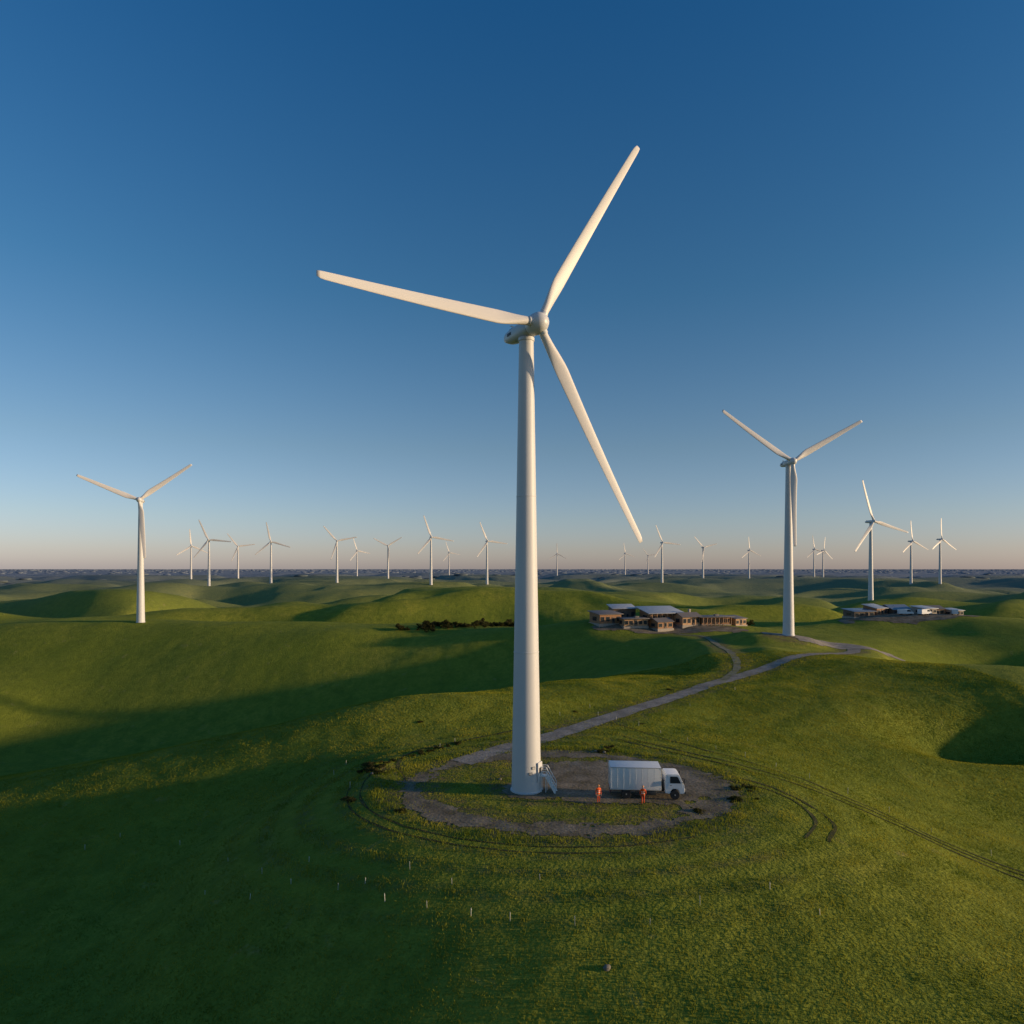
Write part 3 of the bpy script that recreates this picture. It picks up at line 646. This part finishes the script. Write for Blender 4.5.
def woodland():
    b=bmesh.new(); bmesh.ops.create_icosphere(b,subdivisions=2,radius=1); bv=np.array([v.co[:] for v in b.verts]); bf=np.array([[v.index for v in f.verts] for f in b.faces]); b.free()
    N=16000; y=1000+np.random.rand(N)**0.8*8500; x=(np.random.rand(N)*2-1)*(y*0.95+100)
    k=(vn(x/420,y/120,101)+0.5*vn(x/120,y/50,102))>0.33; x=x[k]; y=y[k]; z=HM(x,y); n=len(x)
    s=np.random.rand(n)*2.2+1.6; s*=1+y/12000
    co=bv[None]*(1+0.2*(np.random.rand(n,len(bv),1)-0.5))*np.stack([s*3.5,s*2.4,s*0.7],1)[:,None]; co+=np.stack([x,y,z+s*0.15],1)[:,None]
    fc=(bf[None]+(np.arange(n)*len(bv))[:,None,None]).reshape(-1,3)
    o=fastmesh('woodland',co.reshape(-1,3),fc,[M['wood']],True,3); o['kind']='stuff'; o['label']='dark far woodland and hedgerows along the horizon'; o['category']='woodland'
woodland()
# ---------------------------------------------------------------- buildings
def building(name,x,y,rz,L,D,h,wall,roofm,roof,label,wins,cat='building',group=None,ov=0.8,slope=0.8,chim=False):
    zs=[hm(x+dx*math.cos(rz)-dy*math.sin(rz),y+dx*math.sin(rz)+dy*math.cos(rz)) for dx in (-L/2,L/2) for dy in (-D/2,D/2)]
    z0=sum(zs)/4-0.15
    R=empty(name,(x,y,z0),rz,label,cat,group)
    up=0.35
    b=MB(); b.box((0,0,up/2-1.0),(L+0.5,D+0.5,up+2.0),0,1)
    if roof=='mono': b.prism([(-D/2,up),(D/2,up),(D/2,up+h+slope),(-D/2,up+h)],-L/2,L/2,0)
    else: b.prism([(-D/2,up),(D/2,up),(D/2,up+h)]+([(0,up+h+slope)] if roof=='gable' else [])+[(-D/2,up+h)],-L/2,L/2,0)
    wob=b.bm
    vs=set()
    for f in wob.faces:
        if f.material_index==0: vs.update(f.verts)
    for v in vs: v.co=Vector((v.co.y,v.co.x,v.co.z))
    bmesh.ops.recalc_face_normals(wob,faces=wob.faces[:])
    b.obj('wall',[wall,M['stone']],R)
    r=MB()
    if roof=='flat': r.box((0,0,up+h+0.15),(L+2*ov,D+2*ov,0.22),0.03); r.box((L*0.2,0.5,up+h+0.5),(1.4,1.2,0.5),0.03)
    elif roof=='mono':
        a=math.atan2(slope,D); r.box((0,0,up+h+slope/2+0.15),(L+2*ov,D/math.cos(a)+2*ov,0.18),0.02,0,(a,0,0))
    else:
        a=math.atan2(slope,D/2); 
        for s in (-1,1): r.box((0,s*(D/4+ov/2),up+h+slope/2+0.12-ov*0.5*math.tan(a)),(L+2*ov,(D/2+ov)/math.cos(a),0.16),0.0,0,(-a*s,0,0))
    rf=r.obj('roof',[roofm],R)
    if chim:
        q=MB(); q.box((L*0.22,D*0.1,up+h+slope+0.4),(0.7,0.7,1.6),0.03); q.obj('chimney',[M['stone']],rf)
    n=wins; seg=L/n
    for i in range(n):
        xx=-L/2+seg*(i+0.5)
        if i==n//2:
            d=MB(); d.box((0,0,0),(1.1,0.08,min(2.0,h-0.15)),0.01); d.box((0,-0.045,0.15),(0.7,0.03,1.1),0,1); d.obj('door',[M['darkclad'],M['glass']],R,(xx,-D/2-0.045,up+min(2.0,h-0.15)/2+0.02))
        else:
            wv=MB(); ww=seg*0.6; wh=min(h*0.5,1.4)
            for s in (-1,1): wv.box((s*(ww/2),0,0),(0.1,0.1,wh+0.1)); wv.box((0,0,s*(wh/2)),(ww-0.1,0.1,0.1))
            wv.box((0,0,0),(0.07,0.09,wh-0.1)); wv.box((0,0.01,0),(ww-0.1,0.04,wh-0.1),0,1)
            wv.obj('window',[M['darkmetal'],M['glass']],R,(xx,-D/2-0.055,up+h*0.5))
    for s in (-1,1):
        wv=MB(); ww=D*0.35; wh=min(h*0.45,1.5)
        for q in (-1,1): wv.box((0,q*ww/2,0),(0.1,0.1,wh+0.1)); wv.box((0,0,q*wh/2),(0.1,ww-0.1,0.1))
        wv.box((0,0,0),(0.04,ww-0.1,wh-0.1),0,1); wv.obj('window',[M['darkmetal'],M['glass']],R,(s*(L/2+0.055),0,up+h*0.5))
    if ov>1.2:
        v=MB(); v.box((0,0,0),(0.16,0.16,h+up)); v0_=v.obj('veranda_post',[M['timberl']],R,(-L/2,-D/2-ov+0.25,up/2+h/2-0.1))
        for i in range(1,n+1):
            q=v0_.copy(); COL.objects.link(q); q.parent=R; q.location=(-L/2+seg*i,-D/2-ov+0.25,up/2+h/2-0.1)
    return R
gb='timber buildings grouped on the hill'
building('lodge_building',31,227,rad(22),8,7,2.9,M['timber'],M['roofd'],'mono','timber clad lodge with dark sloping roof and large windows',4,group=gb,ov=0.6,slope=0.7)
building('lodge_building',39.5,224,rad(12),8,6,2.2,M['timberl'],M['roofd'],'flat','low pale timber annex with flat dark roof',5,group=gb,ov=0.6)
building('lodge_building',50,231,rad(16),11,8,3.3,M['timber'],M['roofw'],'mono','wide timber hall with broad pale metal roof',6,group=gb,ov=1.3,slope=1.4)
building('lodge_building',48.5,223,rad(26),6,5,2.1,M['timber'],M['roofd'],'gable','small timber cabin with dark gabled roof',3,group=gb,ov=0.4,slope=1.0)
building('lodge_building',58,227,rad(24),7,5,2.7,M['timberl'],M['roofd'],'gable','small timber building with dark gabled roof and chimney',4,group=gb,ov=0.6,slope=1.1,chim=True)
building('lodge_building',67,229.5,rad(12),10,6,2.3,M['timber'],M['roofd'],'flat','long low timber wing with flat dark roof',7,group=gb,ov=1.3)
building('lodge_building',38,236,rad(12),8,5,3.6,M['darkclad'],M['roofw'],'mono','dark timber barn with pale sloping roof',4,group=gb,ov=0.6,slope=1.0)
building('lodge_building',75.5,231,rad(30),5,5,2.0,M['timberl'],M['roofd'],'mono','small timber outbuilding with dark roof',3,group=gb,ov=0.4,slope=0.7)
gs='low farm sheds on the far hill'
building('farm_shed',133,262,rad(14),9,6,1.9,M['darkclad'],M['roofb'],'mono','low dark shed with blue grey panelled roof',4,group=gs,ov=0.6,slope=0.7)
building('farm_shed',141.5,266,rad(24),6,6,2.5,M['timber'],M['roofw'],'mono','timber shed with pale sloping metal roof',3,group=gs,ov=0.5,slope=1.2)
building('farm_shed',150,268,rad(12),8,8,2.2,M['darkclad'],M['roofb'],'gable','dark farm shed with blue grey gabled roof',4,group=gs,slope=1.5,ov=0.6)
building('farm_shed',158,262,rad(22),6,6,1.9,M['stone'],M['roofw'],'mono','concrete shed with grey metal roof',3,group=gs,slope=0.7,ov=0.5)
building('farm_shed',164,267,rad(8),6,6,2.4,M['timberl'],M['roofd'],'gable','pale timber shed with dark gabled roof',3,group=gs,slope=1.1,ov=0.4)
building('farm_shed',171,265,rad(18),5,5,1.8,M['stone'],M['roofw'],'mono','small concrete shed with grey roof',3,group=gs,slope=0.6,ov=0.4)
def van(x,y,rz,label):
    R=empty('parked_van',(x,y,hm(x,y)+0.1),rz,label,'van','vans parked by the sheds')
    b=MB(); b.prism([(-2.5,0.4),(-2.5,2.0),(-2.3,2.1),(1.0,2.1),(1.6,1.9),(2.0,1.3),(2.6,1.1),(2.7,0.5),(2.6,0.4)],-0.95,0.95,0,0.07); b.obj('body',[M['panelw']],R)
    for s in (-1,1):
        w=MB(); y0=0.955*s; w.prism([(0.3,1.25),(0.3,1.85),(1.1,1.85),(1.5,1.75),(1.85,1.25)],min(y0,y0+.012*s),max(y0,y0+.012*s)); w.obj('side_window',[M['glass']],R)
        wheel(R,1.8,0.82*s,0.36,0.36,0.24); wheel(R,-1.6,0.82*s,0.36,0.36,0.24)
    return R
for (x,y,r) in ((154,255,20),(148,257,-10),(166,256,60)): van(x,y,rad(r),'white van parked on the gravel yard by the sheds')
# ---------------------------------------------------------------- light, sky, camera
sx,sy,sz=math.sin(rad(AZ))*math.cos(rad(EL)),math.cos(rad(AZ))*math.cos(rad(EL)),math.sin(rad(EL))
L=bpy.data.lights.new('sun','SUN'); L.energy=5.0; L.angle=rad(1.5); L.color=(1.0,0.72,0.42)
lo=bpy.data.objects.new('sun',L); COL.objects.link(lo); lo.rotation_euler=Vector((sx,sy,sz)).to_track_quat('Z','Y').to_euler()
W=bpy.data.worlds.new('World'); scene.world=W; W.use_nodes=True; nt=W.node_tree; bg=nt.nodes['Background']
sk=nt.nodes.new('ShaderNodeTexSky'); sk.sky_type='NISHITA'; sk.sun_disc=False; sk.sun_elevation=rad(10); sk.sun_rotation=rad(105); sk.altitude=200; sk.air_density=1.0; sk.dust_density=0.6; sk.ozone_density=2.0
tc=nt.nodes.new('ShaderNodeTexCoord'); sp_=nt.nodes.new('ShaderNodeSeparateXYZ'); nt.links.new(tc.outputs['Generated'],sp_.inputs[0])
cr=nt.nodes.new('ShaderNodeValToRGB'); nt.links.new(sp_.outputs[2],cr.inputs[0])
els=cr.color_ramp.elements
K=0.3
stops=[(0.0,(1.25,1.25,2.1)),(0.025,(1.25,1.22,1.8)),(0.07,(1.2,1.22,1.58)),(0.17,(1.02,1.13,1.30)),(0.365,(0.54,1.03,1.31)),(0.64,(0.25,0.93,1.45)),(1.0,(0.25,0.9,1.5))]
els[0].position=0; els[0].color=(*[q*K for q in stops[0][1]],1); els[1].position=1; els[1].color=(*[q*K for q in stops[-1][1]],1)
for p,c in stops[1:-1]:
    e=els.new(p); e.color=(*[q*K for q in c],1)
mm=nt.nodes.new('ShaderNodeMix'); mm.data_type='RGBA'; mm.blend_type='MULTIPLY'; mm.inputs[0].default_value=1.0
nt.links.new(sk.outputs[0],mm.inputs[6]); nt.links.new(cr.outputs[0],mm.inputs[7]); nt.links.new(mm.outputs[2],bg.inputs[0]); bg.inputs[1].default_value=0.095/K
cam=bpy.data.cameras.new('camera'); cam.sensor_width=36; cam.lens=F/1024*36; cam.shift_y=56/1024; cam.clip_end=30000; cam.clip_start=0.5
co=bpy.data.objects.new('camera',cam); COL.objects.link(co); co.location=(0,0,CH); co.rotation_euler=(rad(90),0,0); scene.camera=co
scene.view_settings.view_transform='Standard'; scene.view_settings.look='None'; scene.view_settings.exposure=0
